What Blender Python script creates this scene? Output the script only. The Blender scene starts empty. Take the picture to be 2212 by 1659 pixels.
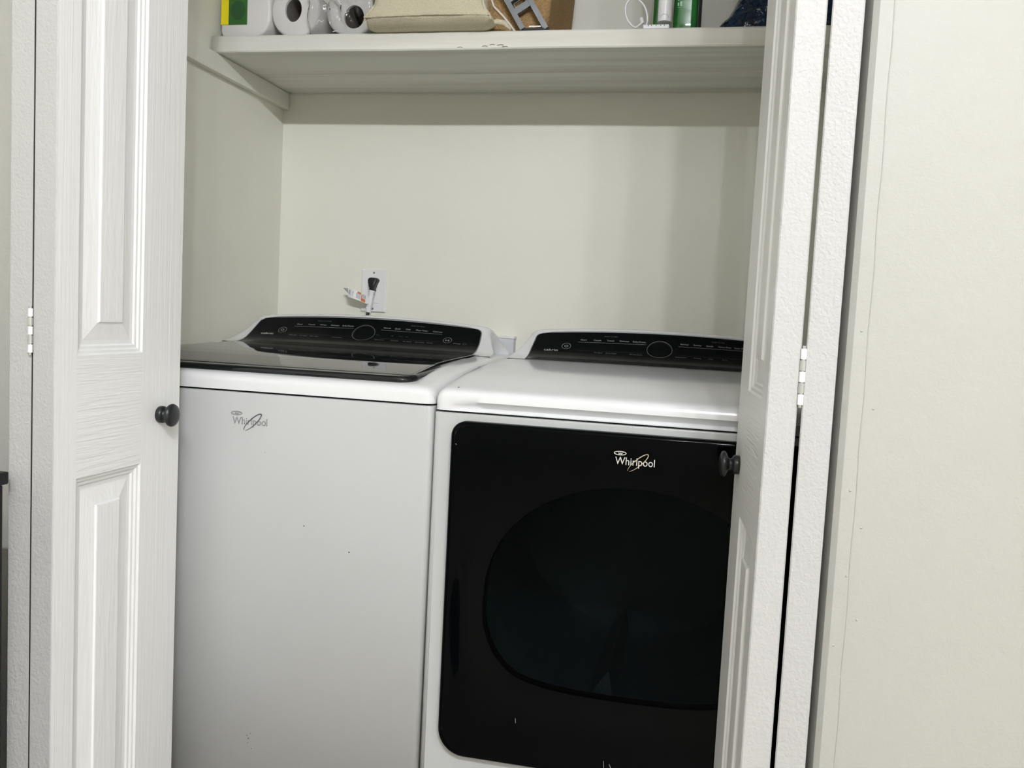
import bpy, math, random
from math import sin, cos, pi, radians, sqrt, atan2
from mathutils import Vector, Matrix
random.seed(7)
S = bpy.context.scene
COL = S.collection

# ------------------------------------------------------------------ camera
CAM = Vector((1.15394, -2.26009, 1.05554))
YAW, PIT, ROL, FPX = 0.208981, 0.076124, 0.050887, 1902.173
fw = Vector((-sin(YAW)*cos(PIT), cos(YAW)*cos(PIT), -sin(PIT)))
r0 = Vector((cos(YAW), sin(YAW), 0)); u0 = r0.cross(fw)
rr = cos(ROL)*r0 + sin(ROL)*u0; uu = -sin(ROL)*r0 + cos(ROL)*u0
cd = bpy.data.cameras.new('camera'); cam = bpy.data.objects.new('camera', cd); COL.objects.link(cam)
M = Matrix(((rr.x, uu.x, -fw.x, CAM.x), (rr.y, uu.y, -fw.y, CAM.y), (rr.z, uu.z, -fw.z, CAM.z), (0, 0, 0, 1)))
cam.matrix_world = M
cd.sensor_fit = 'HORIZONTAL'; cd.sensor_width = 36; cd.lens = FPX/2212*36
cd.clip_start = .02; cd.clip_end = 50
S.camera = cam

# ------------------------------------------------------------------ world, exposure, light levels
w = bpy.data.worlds.new('world'); S.world = w; w.use_nodes = True
w.node_tree.nodes['Background'].inputs[0].default_value = (.8, .85, .9, 1)
w.node_tree.nodes['Background'].inputs[1].default_value = .02
S.view_settings.view_transform = 'Standard'; S.view_settings.look = 'None'
S.view_settings.gamma = 1; S.view_settings.use_curve_mapping = False
S.view_settings.exposure = 0.40
BULB_X = ((1.83, .020), (1.68, .020), (1.51, .026), (1.31, .020), (1.12, .020))    # (x, bulb radius)
BULB_Y, BULB_Z = -3.0, 2.212
BULB_STRENGTH = 1350
FILL_STRENGTH = 25.0

# ------------------------------------------------------------------ helpers
def mat(name, col, rough=.5, spec=.5, metal=0, bump=None, coat=0, mottle=None, emis=None, trans=None):
    m = bpy.data.materials.new(name); m.use_nodes = True
    nt = m.node_tree; b = nt.nodes['Principled BSDF']
    b.inputs['Base Color'].default_value = (*col, 1); b.inputs['Roughness'].default_value = rough
    b.inputs['Specular IOR Level'].default_value = spec; b.inputs['Metallic'].default_value = metal
    b.inputs['Coat Weight'].default_value = coat; b.inputs['Coat Roughness'].default_value = .05
    if emis: b.inputs['Emission Color'].default_value = (*emis[0], 1); b.inputs['Emission Strength'].default_value = emis[1]
    if trans: b.inputs['Transmission Weight'].default_value = trans
    tc = nt.nodes.new('ShaderNodeTexCoord')
    def noise(scale, detail=3, sc=(1, 1, 1), dist=0):
        mp = nt.nodes.new('ShaderNodeMapping'); mp.inputs['Scale'].default_value = sc
        nt.links.new(tc.outputs['Object'], mp.inputs[0])
        n = nt.nodes.new('ShaderNodeTexNoise'); n.inputs['Scale'].default_value = scale; n.inputs['Detail'].default_value = detail
        n.inputs['Distortion'].default_value = dist
        nt.links.new(mp.outputs[0], n.inputs['Vector']); return n
    if bump:   # list of (scale, strength distance, stretch, distortion, detail)
        prev = None
        for (sc, dist, st, ds, de) in bump:
            n = noise(sc, de, st, ds)
            bp = nt.nodes.new('ShaderNodeBump'); bp.inputs['Distance'].default_value = dist; bp.inputs['Strength'].default_value = 1
            nt.links.new(n.outputs[0], bp.inputs['Height'])
            if prev: nt.links.new(prev.outputs[0], bp.inputs['Normal'])
            prev = bp
        nt.links.new(prev.outputs[0], b.inputs['Normal'])
    if mottle:  # (scale, colour2, stretch, lo, hi)
        sc, c2, st, lo, hi = mottle
        n = noise(sc, 5, st)
        mr = nt.nodes.new('ShaderNodeMapRange'); mr.inputs[1].default_value = lo; mr.inputs[2].default_value = hi
        nt.links.new(n.outputs[0], mr.inputs[0])
        mx = nt.nodes.new('ShaderNodeMix'); mx.data_type = 'RGBA'
        mx.inputs[6].default_value = (*col, 1); mx.inputs[7].default_value = (*c2, 1)
        nt.links.new(mr.outputs[0], mx.inputs[0]); nt.links.new(mx.outputs[2], b.inputs['Base Color'])
    return m

def obj(name, V, F, m, parent=None, smooth=False, mids=None, angle=None):
    me = bpy.data.meshes.new(name)
    off = Vector((0, 0, 0))
    if parent is not None:
        p = parent
        while p is not None: off += p.location; p = p.parent
        # children of rotated or located parents: vertices arrive in world space unless the parent is flagged local
        if parent.get('_local'): off = Vector((0, 0, 0))
    me.from_pydata([tuple(Vector(v)-off) for v in V], [], F)
    for mm in (m if isinstance(m, (list, tuple)) else [m]): me.materials.append(mm)
    if mids:
        for p_, i in zip(me.polygons, mids): p_.material_index = i
    if smooth:
        for p_ in me.polygons: p_.use_smooth = True
        if angle: me.set_sharp_from_angle(angle=radians(angle))
    me.update()
    o = bpy.data.objects.new(name, me); COL.objects.link(o)
    if parent is not None: o.parent = parent
    return o

def tag(o, label=None, cat=None, group=None, kind=None):
    if label: o['label'] = label
    if cat: o['category'] = cat
    if group: o['group'] = group
    if kind: o['kind'] = kind
    return o

def thing(name, label, cat, loc=(0, 0, 0), kind=None, rz=0, local=False):
    o = bpy.data.objects.new(name, None); COL.objects.link(o); o.location = loc; o.rotation_euler = (0, 0, rz)
    o.empty_display_size = .05
    if local: o['_local'] = 1
    return tag(o, label, cat, None, kind)

class MB:
    def __init__(s): s.V = []; s.F = []; s.M = []
    def add(s, V, F, mi=0):
        n = len(s.V); s.V += [tuple(v) for v in V]; s.F += [tuple(i+n for i in f) for f in F]; s.M += [mi]*len(F); return s
    def box(s, a, b, mi=0, bev=0):
        x0, y0, z0 = a; x1, y1, z1 = b
        if bev <= 0:
            V = [(x0,y0,z0),(x1,y0,z0),(x1,y1,z0),(x0,y1,z0),(x0,y0,z1),(x1,y0,z1),(x1,y1,z1),(x0,y1,z1)]
            return s.add(V, [(0,3,2,1),(4,5,6,7),(0,1,5,4),(1,2,6,5),(2,3,7,6),(3,0,4,7)], mi)
        import bmesh
        bm = bmesh.new(); bmesh.ops.create_cube(bm, size=1)
        for v in bm.verts: v.co = Vector(((x0+x1)/2+v.co.x*(x1-x0), (y0+y1)/2+v.co.y*(y1-y0), (z0+z1)/2+v.co.z*(z1-z0)))
        bmesh.ops.bevel(bm, geom=bm.edges[:], offset=bev, segments=2, affect='EDGES', profile=.6)
        bm.verts.index_update()
        s.add([v.co[:] for v in bm.verts], [[v.index for v in f.verts] for f in bm.faces], mi); bm.free(); return s
    def grid(s, P, mi=0, flip=False, cu=False, cv=False):   # P[i][j] points
        n, m = len(P), len(P[0]); V = [p for row in P for p in row]; F = []
        for i in range(n-1 + (1 if cu else 0)):
            for j in range(m-1 + (1 if cv else 0)):
                a = (i % n)*m+j % m; b = (i % n)*m+(j+1) % m; c = ((i+1) % n)*m+(j+1) % m; d = ((i+1) % n)*m+j % m
                F.append((a, d, c, b) if flip else (a, b, c, d))
        return s.add(V, F, mi)
    def tube(s, pts, r, seg=8, mi=0, cap=True):
        pts = [Vector(p) for p in pts]; R = []
        up = Vector((0, 0, 1))
        for i, p in enumerate(pts):
            d = (pts[min(i+1, len(pts)-1)]-pts[max(i-1, 0)]).normalized()
            a = d.cross(up)
            if a.length < .05: a = d.cross(Vector((0, 1, 0)))
            a.normalize(); b = d.cross(a)
            ri = r[i] if isinstance(r, (list, tuple)) else r
            R.append([p+a*cos(2*pi*k/seg)*ri+b*sin(2*pi*k/seg)*ri for k in range(seg)])
        s.grid(R, mi, cv=True)
        if cap:
            s.add(R[0], [tuple(range(seg))], mi); s.add(R[-1], [tuple(range(seg-1, -1, -1))], mi)
        return s
    def lathe(s, prof, origin, axis, seg=24, mi=0, sc=1):    # prof: (r, h) along axis
        o = Vector(origin); ax = Vector(axis).normalized()
        a = ax.cross(Vector((0, 0, 1)));
        if a.length < .01: a = Vector((1, 0, 0))
        a.normalize(); b = ax.cross(a)
        R = [[o+ax*h+(a*cos(2*pi*k/seg)+b*sin(2*pi*k/seg))*max(r, 1e-5) for k in range(seg)] for r, h in prof]
        return s.grid(R, mi, cv=True)
    def prism(s, poly, f0, f1, mi=0):
        # poly list of 2D pts; f0(p)->3D for back, f1(p)->3D for front
        n = len(poly); A = [f0(p) for p in poly]; B = [f1(p) for p in poly]
        s.add(A+B, [tuple(range(n-1, -1, -1)), tuple(range(n, 2*n))]+[(i, (i+1) % n, (i+1) % n+n, i+n) for i in range(n)], mi); return s
    def build(s, name, m, parent=None, smooth=False, angle=None):
        return obj(name, s.V, s.F, m, parent, smooth, s.M, angle)

def fixn(o):
    import bmesh
    bm = bmesh.new(); bm.from_mesh(o.data); bmesh.ops.remove_doubles(bm, verts=bm.verts, dist=1e-6)
    bmesh.ops.recalc_face_normals(bm, faces=bm.faces); bm.to_mesh(o.data); bm.free(); return o

def rrect(x0, z0, x1, z1, r, n=6):   # r = (bl, br, tr, tl)
    if not isinstance(r, (list, tuple)): r = (r,)*4
    P = []
    for (cx, cz, ri, a0) in ((x0+r[0], z0+r[0], r[0], 180), (x1-r[1], z0+r[1], r[1], 270), (x1-r[2], z1-r[2], r[2], 0), (x0+r[3], z1-r[3], r[3], 90)):
        for k in range(n+1):
            a = radians(a0+90*k/n); P.append((cx+ri*cos(a), cz+ri*sin(a)))
    return P

def inset(poly, d):
    n = len(poly); out = []
    for i in range(n):
        p0 = Vector(poly[i-1]); p = Vector(poly[i]); p1 = Vector(poly[(i+1) % n])
        t = (p1-p0)
        if t.length < 1e-9: out.append(tuple(p)); continue
        t.normalize(); nrm = Vector((-t.y, t.x)); out.append(tuple(p+nrm*d))
    return out

def smooth01(t): t = max(0, min(1, t)); return t*t*(3-2*t)
def lerp(a, b, t): return a+(b-a)*t
def interp(tab, x):
    if x <= tab[0][0]: return tab[0][1]
    for (a, b), (c, d) in zip(tab, tab[1:]):
        if x <= c: return b+(d-b)*(x-a)/(c-a) if c > a else d
    return tab[-1][1]

def text_mesh(body, size, align='CENTER', shear=0, sx=1, bold=0, spacing=1):
    cu = bpy.data.curves.new('t', 'FONT'); cu.body = body; cu.size = size; cu.align_x = align; cu.align_y = 'CENTER'
    cu.shear = shear; cu.resolution_u = 3; cu.offset = bold; cu.space_character = spacing
    o = bpy.data.objects.new('t', cu); COL.objects.link(o)
    bpy.context.view_layer.update()
    me = bpy.data.meshes.new_from_object(o.evaluated_get(bpy.context.evaluated_depsgraph_get()))
    V = [(v.co.x*sx, v.co.y) for v in me.vertices]; F = [tuple(p.vertices) for p in me.polygons]
    COL.objects.unlink(o); bpy.data.objects.remove(o); bpy.data.curves.remove(cu); bpy.data.meshes.remove(me)
    return V, F

def ring2d(rx, ry, wdt, rot=0, a0=0, a1=360, n=48, taper=None):
    V = []; F = []
    for k in range(n+1):
        a = radians(a0+(a1-a0)*k/n); ww = wdt*(taper(k/n) if taper else 1)
        for s_ in (-.5, .5):
            x, y = (rx+s_*ww)*cos(a), (ry+s_*ww)*sin(a)
            V.append((x*cos(rot)-y*sin(rot), x*sin(rot)+y*cos(rot)))
    for k in range(n): F.append((2*k, 2*k+1, 2*k+3, 2*k+2))
    return V, F

# ------------------------------------------------------------------ materials
CLOSET = mat('closet_wall_paint', (.82, .815, .725), .55, .3, bump=[(900, .0003, (1, 1, 1), 0, 2), (60, .0004, (1, 1, 1), 0, 2)],
             mottle=(3, (.80, .795, .70), (1, 1, 1), .45, .75))
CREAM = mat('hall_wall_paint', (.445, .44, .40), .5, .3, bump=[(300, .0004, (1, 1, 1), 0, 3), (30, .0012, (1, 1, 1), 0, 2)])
DOORW = mat('door_paint_smooth', (.80, .80, .785), .38, .4, bump=[(60, .0009, (1, 6, .35), .5, 3)])
GRAINV = mat('door_paint_vertical_grain', (.80, .80, .785), .38, .4, bump=[(190, .0006, (1, 1, .022), .6, 3), (30, .0005, (1, 1, .12), 1.5, 2)])
GRAINH = mat('door_paint_cross_grain', (.80, .80, .785), .38, .4, bump=[(210, .0014, (.035, .035, 1), .9, 2)])
EDGEP = mat('door_paint_edge_dimmed', (.455, .452, .436), .5, .35, bump=[(230, .0010, (1, 1, .8), .5, 2), (60, .0006, (1, 1, 1), 0, 2)])  # rougher door paint, darkened to put weaker light on the edges into the colour
SHELFP = mat('shelf_paint', (.76, .755, .69), .5, .3, bump=[(50, .0016, (.05, 1, 1), .8, 4)], mottle=(20, (.58, .56, .49), (.04, 1, 1), .45, .75))
CLEATP = mat('cleat_paint', (.80, .79, .71), .5, .3, bump=[(50, .0008, (1, .1, 1), .5, 3)])
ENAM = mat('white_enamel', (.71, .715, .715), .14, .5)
ENAMF = mat('white_enamel_front_dimmed', (.49, .50, .49), .3, .4, mottle=(2.5, (.475, .485, .475), (1, 1, 1), .4, .7))  # same enamel darkened: the front's dimmer light is put into the colour
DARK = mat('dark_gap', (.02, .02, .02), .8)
LIDG = mat('lid_black_glass', (.006, .007, .008), .035, .5)
PANELG = mat('console_black_glass', (.0030, .0038, .0043), .16, .08)
DOORG = mat('dryer_door_black_glass', (.0011, .0014, .0017), .08, .07)
CHROME = mat('chrome', (.75, .75, .75), .18, .5, 1)
SILVER = mat('brushed_silver', (.45, .46, .47), .35, .5, 1)
PRINT = mat('printed_grey_text', (.30, .31, .31), .6)
PRINTB = mat('printed_white_text', (.50, .51, .51), .5)
PRINTD = mat('printed_dim_text', (.07, .075, .075), .6)
BADGEW = mat('grey_badge_metal', (.36, .36, .36), .3, .5, .7)
BADGED = mat('bright_badge_metal', (.72, .71, .68), .3, .5, .35)
GOLD = mat('pale_gold_metal', (.62, .53, .35), .3, .5, .5)
BLACKP = mat('black_plastic', (.012, .013, .015), .4, .4)
KNOBM = mat('black_knob_paint', (.01, .011, .013), .33, .5)
STEEL = mat('bright_zinc', (.62, .63, .63), .3, .5, .9)
HINGEW = mat('white_painted_metal', (.8, .8, .79), .4)
PLATE = mat('outlet_plastic', (.84, .835, .83), .35, .4)
FLOOR = mat('floor_wood', (.44, .40, .34), .45, mottle=(12, (.36, .32, .27), (.3, 4, 1), .3, .7))
CEIL = mat('ceiling_paint', (.8, .8, .78), .8)
ROOMP = mat('room_wall_paint', (.70, .69, .60), .7)
DRUM = mat('drum_metal', (.45, .47, .48), .45, .5, .4)

# ------------------------------------------------------------------ setting
def wallbox(name, a, b, m, label):
    o = MB().box(a, b).build(name, m); return tag(o, label, 'wall', None, 'structure')
H = 2.50
tag(MB().box((-.6, -6.6, -.1), (3.4, .12, 0)).build('floor', FLOOR), 'brown floor under the closet and hall', 'floor', None, 'structure')
tag(MB().box((-.6, -6.6, H), (3.4, .12, H+.1)).build('ceiling', CEIL), 'white ceiling over the closet and hall', 'ceiling', None, 'structure')
YI, YO = -.87, -.985        # inner and outer face of the closet front wall
JL, JR = .196, 1.349
wallbox('wall_back', (-.12, 0, 0), (1.62, .12, H), CLOSET, 'cream closet wall behind the machines')
wallbox('wall_left', (-.12, YI, 0), (0, 0, H), CLOSET, 'cream side wall of the closet at left')
wallbox('wall_right', (1.50, YI, 0), (1.62, 0, H), CLOSET, 'cream side wall of the closet at right')
wallbox('wall_front_left', (-.6, YO, 0), (JL, YI, H), CREAM, 'cream wall left of the closet opening, behind the folded door')
# right front wall with a rounded outside corner
mb = MB(); r = .0075
prof = [(1.62, YO), (JR+r, YO)] + [(JR, YO+r), (JR, YI), (1.62, YI)]
prof = [(3.4, YO)] + prof[1:-1] + [(3.4, YI)]
mb.prism(prof, lambda p: (p[0], p[1], 0), lambda p: (p[0], p[1], H))
o = fixn(mb.build('wall_front_right', CREAM)); tag(o, 'broad cream wall right of the closet opening', 'wall', None, 'structure')
# the thin raised corner-bead ridge on that wall
mb = MB(); pts = []
for k in range(60):
    z = k*H/59; pts.append((1.3755+.0008*sin(k*1.7)-.002*(z-1), YO, z))
mb.tube(pts, .0009, 6); o = mb.build('corner_bead_ridge', CREAM, o, True)
# little paint specks on the corner
mb = MB()
for (sx, sz) in [(1.366, 1.06), (1.389, .955), (1.386, .79), (1.372, .72), (1.362, .62), (1.39, .66), (1.368, .84)]:
    mb.lathe([(.0, .0016), (.0012, .0012), (.002, 0)], (sx, YO, sz), (0, -1, 0), 8)
mb.build('paint_speck', CREAM, bpy.data.objects['wall_front_right'], True)['kind'] = 'stuff'
wallbox('wall_front_top', (JL, YO, 2.06), (JR, YI, H), CREAM, 'cream wall above the closet opening')
wallbox('wall_room_back', (-.6, -6.6, 0), (3.4, -6.5, H), ROOMP, 'far wall of the room behind the viewer')
wallbox('wall_room_left', (-.72, -6.6, 0), (-.6, YI, H), ROOMP, 'left wall of the room')
wallbox('wall_room_right', (3.4, -6.6, 0), (3.52, YI, H), ROOMP, 'right wall of the room')
tag(MB().box((JL, YO+.035, 2.035), (JR, YO+.065, 2.06)).build('trim_1', HINGEW), 'white metal bifold door track under the head of the opening', 'track', None, 'structure')

# ------------------------------------------------------------------ bifold doors
LT, LW, LH, LZ = .035, .3016, 2.01, .012
def leaf_mesh(name, parent, loc, rz, CH=.0016):
    """local frame: x 0..LT thickness, y 0..LW depth, z 0..LH; moulded panels on both faces"""
    root = MB()
    rings = [(0, 0), (.0025, -.003), (.006, -.0035), (.0085, -.0062), (.0125, -.0066), (.015, -.009), (.021, -.0095), (.047, -.0042), (.0485, -.0016), (.05, -.0012)]
    y0, y1 = .046, .196+.0
    zps = [(.17, .778), (.9565, 1.86)]
    for face in (0, 1):
        def P(y, z, d):
            return ((LT+d) if face else (-d), y, z)
        fl = not face
        # stiles and rails
        def quad(ya, yb, za, zb, mi):
            V = [P(ya, za, 0), P(yb, za, 0), P(yb, zb, 0), P(ya, zb, 0)]
            root.add(V, [(0, 1, 2, 3) if face else (3, 2, 1, 0)], mi)
        quad(CH, y0, 0, LH, 0); quad(y1, LW-CH, 0, LH, 0)
        zz = [0]+[z for zp in zps for z in zp]+[LH]
        for a, b in ((0, 1), (2, 3), (4, 5)): quad(y0, y1, zz[a], zz[b], 1)
        for za, zb in zps:
            prev = None
            for (o_, d) in rings:
                cur = [P(y0+o_, za+o_, d), P(y1-o_, za+o_, d), P(y1-o_, zb-o_, d), P(y0+o_, zb-o_, d)]
                if prev:
                    for k in range(4):
                        V = [prev[k], prev[(k+1) % 4], cur[(k+1) % 4], cur[k]]
                        root.add(V, [(0, 1, 2, 3) if face else (3, 2, 1, 0)], 3 if o_ < .03 else (0 if k % 2 else 1) if 0 else 2)
                prev = cur
            root.add(prev, [(0, 1, 2, 3) if face else (3, 2, 1, 0)], 2)
    # edges: small chamfer ignored, four rims
    plan = [(CH,0),(LT-CH,0),(LT,CH),(LT,LW-CH),(LT-CH,LW),(CH,LW),(0,LW-CH),(0,CH)]
    for k in (0, 1, 3, 4, 5, 7):
        (ax, ay), (bx, by) = plan[k], plan[(k+1) % 8]
        root.add([(ax, ay, 0), (bx, by, 0), (bx, by, LH), (ax, ay, LH)], [(0, 1, 2, 3)], 4)
    root.add([(x, y, LH) for x, y in plan], [tuple(range(8))], 4); root.add([(x, y, 0) for x, y in plan], [tuple(range(7, -1, -1))], 4)
    me = bpy.data.meshes.new(name); me.from_pydata(root.V, [], root.F)
    for mm in (GRAINV, GRAINH, GRAINP, DOORS, EDGEP): me.materials.append(mm)
    for p_, i in zip(me.polygons, root.M): p_.material_index = i
    o = bpy.data.objects.new(name, me); COL.objects.link(o); o.parent = parent
    o.location = Vector(loc)-parent.location; o.rotation_euler = (0, 0, rz); o['_local'] = 1
    return o
GRAINP = mat('door_paint_panel_grain', (.80, .80, .785), .38, .4, bump=[(26, .0016, (1, 1, .12), 2.2, 3), (90, .0005, (1, 1, .05), .5, 3)])
DOORS = mat('door_paint_moulding', (.76, .76, .745), .35, .4)

def knob(parent, y, z, side):
    """mushroom knob; side=+1 on the x=LT face, -1 on the x=0 face; local leaf frame"""
    mb = MB()
    x = LT if side > 0 else 0
    prof = [(0, 0), (.0135, 0), (.0142, .002), (.0142, .0075), (.0125, .0095), (.0100, .0105), (.0085, .0135), (.0095, .0160), (.0150, .0185), (.0185, .0205), (.0192, .0230), (.0180, .0258), (.0130, .0282), (.006, .0294), (0, .0297)]
    mb.lathe(prof, (x, y, z), (side, 0, 0), 32)
    o = mb.build('knob', KNOBM, parent, True, 50); o['label'] = 'black mushroom knob'; fixn(o); return o

def hinge(parent, x, y, z0, z1, r):
    mb = MB(); n = 5; hgt = (z1-z0)/n
    for k in range(n):
        a, b = z0+k*hgt, z0+(k+1)*hgt
        mb.lathe([(0, a+.0006), (r, a+.0006), (r, b-.0006), (0, b-.0006)], (x, y, 0), (0, 0, 1), 14, mi=k % 2)
    mb.lathe([(0, z0-.003), (r*.55, z0-.003), (r*.55, z1+.003), (0, z1+.003)], (x, y, 0), (0, 0, 1), 10, mi=1)
    o = mb.build('hinge', [HINGEW, STEEL], parent, True, 40); o['label'] = 'partly painted metal hinge barrel'; fixn(o); return o

LXB = .2843; LY = -1.2064
d1 = thing('door_1', 'white moulded bifold closet door folded open at left, round black knob on its face', 'door', (LXB, LY, 0), 'structure')
lb = leaf_mesh('door_leaf', d1, (LXB-LT, LY, LZ), 0, .0012)
MB().box((-.0016, .0004, 0), (-.0002, .012, LH)).build('gap_shade_strip', DARK, lb)  # dark strip standing in for the shade in the gap between the leaves
la = leaf_mesh('door_leaf', d1, (LXB-2*LT-.0018, LY, LZ), 0, .0001)
knob(lb, .2450, .8647-LZ, 1)
hinge(lb, -.0008, -.0035, .972-LZ, 1.034-LZ, .0032)
CX0, RY = 1.2346, -1.180
d2 = thing('door_2', 'white moulded bifold closet door folded open at right, seen almost edge-on', 'door', (CX0, RY, 0), 'structure')
lc = leaf_mesh('door_leaf', d2, (CX0, RY, LZ), atan2(.0182, .3016))
ld = leaf_mesh('door_leaf', d2, (1.2742, RY, LZ), -atan2(.035, .3016))
knob(lc, .243, .856-LZ, -1)
hinge(lc, .0375, -.001, .969-LZ, 1.036-LZ, .0036)

# ------------------------------------------------------------------ laundry machines
WX = .0337; MW = .686; YF = -.8444
DX = WX+MW+.0027
DECK = [(-.8444, None), (-.8444, .916), (-.8432, .9225), (-.8395, .9275), (-.833, .9305), (-.822, .9325), (-.80, .9352), (-.77, .9395), (-.73, .9452), (-.68, .9508), (-.62, .9555), (-.55, .9595), (-.47, .9625), (-.40, .9645), (-.33, .9652), (-.20, .9652), (-.14, .9652), (-.135, .955), (-.135, None)]
SIDE = [(0, None), (0, .0145), (.0012, .0105), (.004, .0062), (.008, .0035), (.014, .0015), (.022, .0005), (.035, 0), (.07, 0)]
def deck(root, x0, zb, recess):
    mb = MB(); x1 = x0+MW
    cols = [(x0+d, s) for d, s in SIDE]
    inner = [x0+.07+(MW-.14)*k/46 for k in range(1, 46)]
    cols += [(x, 0) for x in inner] + [(x1-d, s) for d, s in reversed(SIDE)]
    rows = DECK
    if recess:
        rows = [(-.8444, None), (-.8444, 'a'), (-.8444, 'b'), (-.8444, 'c'), (-.8444, 'd')] + DECK[2:]
    P = []
    R = .016
    for (y, z) in rows:
        row = []
        for (x, s) in cols:
            d = min(x-x0, x1-x)
            yy = y
            if y < -.82 and d < R:
                yy = y + (R-sqrt(max(0, R*R-(R-d)**2)))*smooth01((-.80-y)/.03)
            zz = z
            if isinstance(z, str):
                # front fascia of the dryer top with a finger recess along its lower half
                k = smooth01((d-.028)/.05)
                zc = zb + {'a': .0, 'b': .0050, 'c': .0105, 'd': .0165}[z]
                dy = {'a': .0150, 'b': .0175, 'c': .0120, 'd': 0}[z]*k
                zz = zc; yy = yy+dy
                if z == 'a': zz = zb
                if s is None: zz = zb
            else:
                if z is None or s is None: zz = zb
                else:
                    zz = max(zb+.0005, z-s*(1 if z > .92 else .45))
                    zz += -.0010*0
            row.append((x, yy, zz))
        P.append(row)
    mb.grid(P)
    # closed underside
    mb.add([(x0+.01, YF+.03, zb+.0004), (x1-.01, YF+.03, zb+.0004), (x1-.01, -.14, zb+.0004), (x0+.01, -.14, zb+.0004)], [(3, 2, 1, 0)])
    o = mb.build('top_deck', ENAM, root, True, 60)
    return o

# console section: (y, z) from the front foot over the crown to the back
CON = [(-.377, .9655), (-.366, .9670), (-.352, .9698), (-.338, .9747), (-.325, .9811), (-.310, .9897), (-.295, 1.0001), (-.282, 1.0096), (-.272, 1.0170), (-.2675, 1.0200), (-.264, 1.0240), (-.259, 1.0262), (-.250, 1.0270), (-.235, 1.0262), (-.215, 1.022), (-.200, 1.010), (-.192, .995), (-.186, .972), (-.185, .960)]
PAN = CON[:10]
def arch(x, xc, k): return .0142*(1-((x-xc)/.30)**2)*k**3
SL = [0]
for a, b in zip(PAN, PAN[1:]): SL.append(SL[-1]+math.dist(a, b))
SMAX = SL[-1]
def pan_pt(x, s, xc, off=0):
    """point on the console glass: x across, s along the section from the foot"""
    s = max(0, min(SMAX, s))
    for i in range(len(SL)-1):
        if s <= SL[i+1]+1e-9: break
    t = (s-SL[i])/(SL[i+1]-SL[i]); y = lerp(PAN[i][0], PAN[i+1][0], t); z = lerp(PAN[i][1], PAN[i+1][1], t)
    ty, tz = PAN[i+1][0]-PAN[i][0], PAN[i+1][1]-PAN[i][1]; L = math.hypot(ty, tz)
    return (x, y-tz/L*off, z+arch(x, xc, s/SMAX)+ty/L*off)
def s_at_z(z):
    for i in range(len(PAN)-1):
        if PAN[i][1] <= z <= PAN[i+1][1]: return lerp(SL[i], SL[i+1], (z-PAN[i][1])/(PAN[i+1][1]-PAN[i][1]))
    return SMAX

def console(root, xc):
    # white shell
    mb = MB(); zb = .955; P = []
    def hw(z): return .325-.022*smooth01((z-.965)/.055)-.006*smooth01((z-1.010)/.015)
    edge = [(0, None), (0, .012), (.0015, .0085), (.005, .0048), (.010, .0022), (.018, .0006), (.028, 0)]
    for i, (y, z) in enumerate(CON):
        h = hw(z); row = []
        cs = [(-h+d, s) for d, s in edge]+[(-h+.028+(2*h-.056)*k/40, 0) for k in range(1, 40)]+[(h-d, s) for d, s in reversed(edge)]
        for (dx, s) in cs:
            k = smooth01((z-.963)/.04)
            zz = zb if s is None else z-s*k*1.0+arch(xc+dx, xc, min(1, max(0, (z-.9655)/.0545)))
            yy = y
            row.append((xc+dx, yy, max(zb, zz)))
        P.append(row)
    mb.grid(P)
    sh = mb.build('console', ENAM, root, True, 60)
    # black glass
    mb = MB(); P = []; n = 24
    def xh(s):
        t = s/SMAX
        h = .2830-.0015*t-.004*smooth01((t-.5)/.5)
        rc = .015
        if s > SMAX-rc: q = (s-(SMAX-rc)); h -= rc-sqrt(max(0, rc*rc-q*q))
        return h
    ss = [SMAX*.978*k/30 for k in range(24)]+[SMAX*.978*(24+6*(1-cos(pi/2*k/10))*0+6*sin(pi/2*k/10))/30 for k in range(11)]
    for s in ss:
        h = xh(s/.978)
        P.append([pan_pt(xc-h+2*h*k/n, s, xc, .0016) for k in range(n+1)])
    mb.grid(P)
    # skirt down to the shell
    rim = [p[0] for p in P]+P[-1][1:]+[p[-1] for p in reversed(P[:-1])]
    low = [(q[0], q[1]+.0022, q[2]-.0024) for q in rim]
    mb.grid([rim, low])
    gp = mb.build('control_panel', PANELG, root, True, 50); gp['label'] = 'glossy black control panel'
    # thin bright line round the glass
    tr = MB(); loop = []
    for s in ss: loop.append(pan_pt(xc-xh(s/.978)-.0016, s, xc, .0012))
    for k in range(1, n): loop.append(pan_pt(xc-xh(SMAX)+2*xh(SMAX)*k/n, SMAX, xc, .0012))
    for s in reversed(ss): loop.append(pan_pt(xc+xh(s/.978)+.0016, s, xc, .0012))
    tr.tube(loop, .0011, 6); tr.build('trim', SILVER, gp, True)
    return gp

def on_panel(gp, xc, items, name, m, off=.0021):
    """items: list of (V2d, F, x, z): print wrapped on the console glass"""
    mb = MB()
    for V, F, x, z in items:
        s0 = s_at_z(z)
        mb.add([pan_pt(x+a, s0+b, xc, off) for a, b in V], F)
    return mb.build(name, m, gp)

def power_icon(sz):
    V, F = ring2d(sz, sz, sz*.28, 0, 115, 425, 20)
    n = len(V); V += [(-sz*.12, sz*.1), (sz*.12, sz*.1), (sz*.12, sz*1.25), (-sz*.12, sz*1.25)]; F += [(n, n+1, n+2, n+3)]
    return V, F

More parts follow.
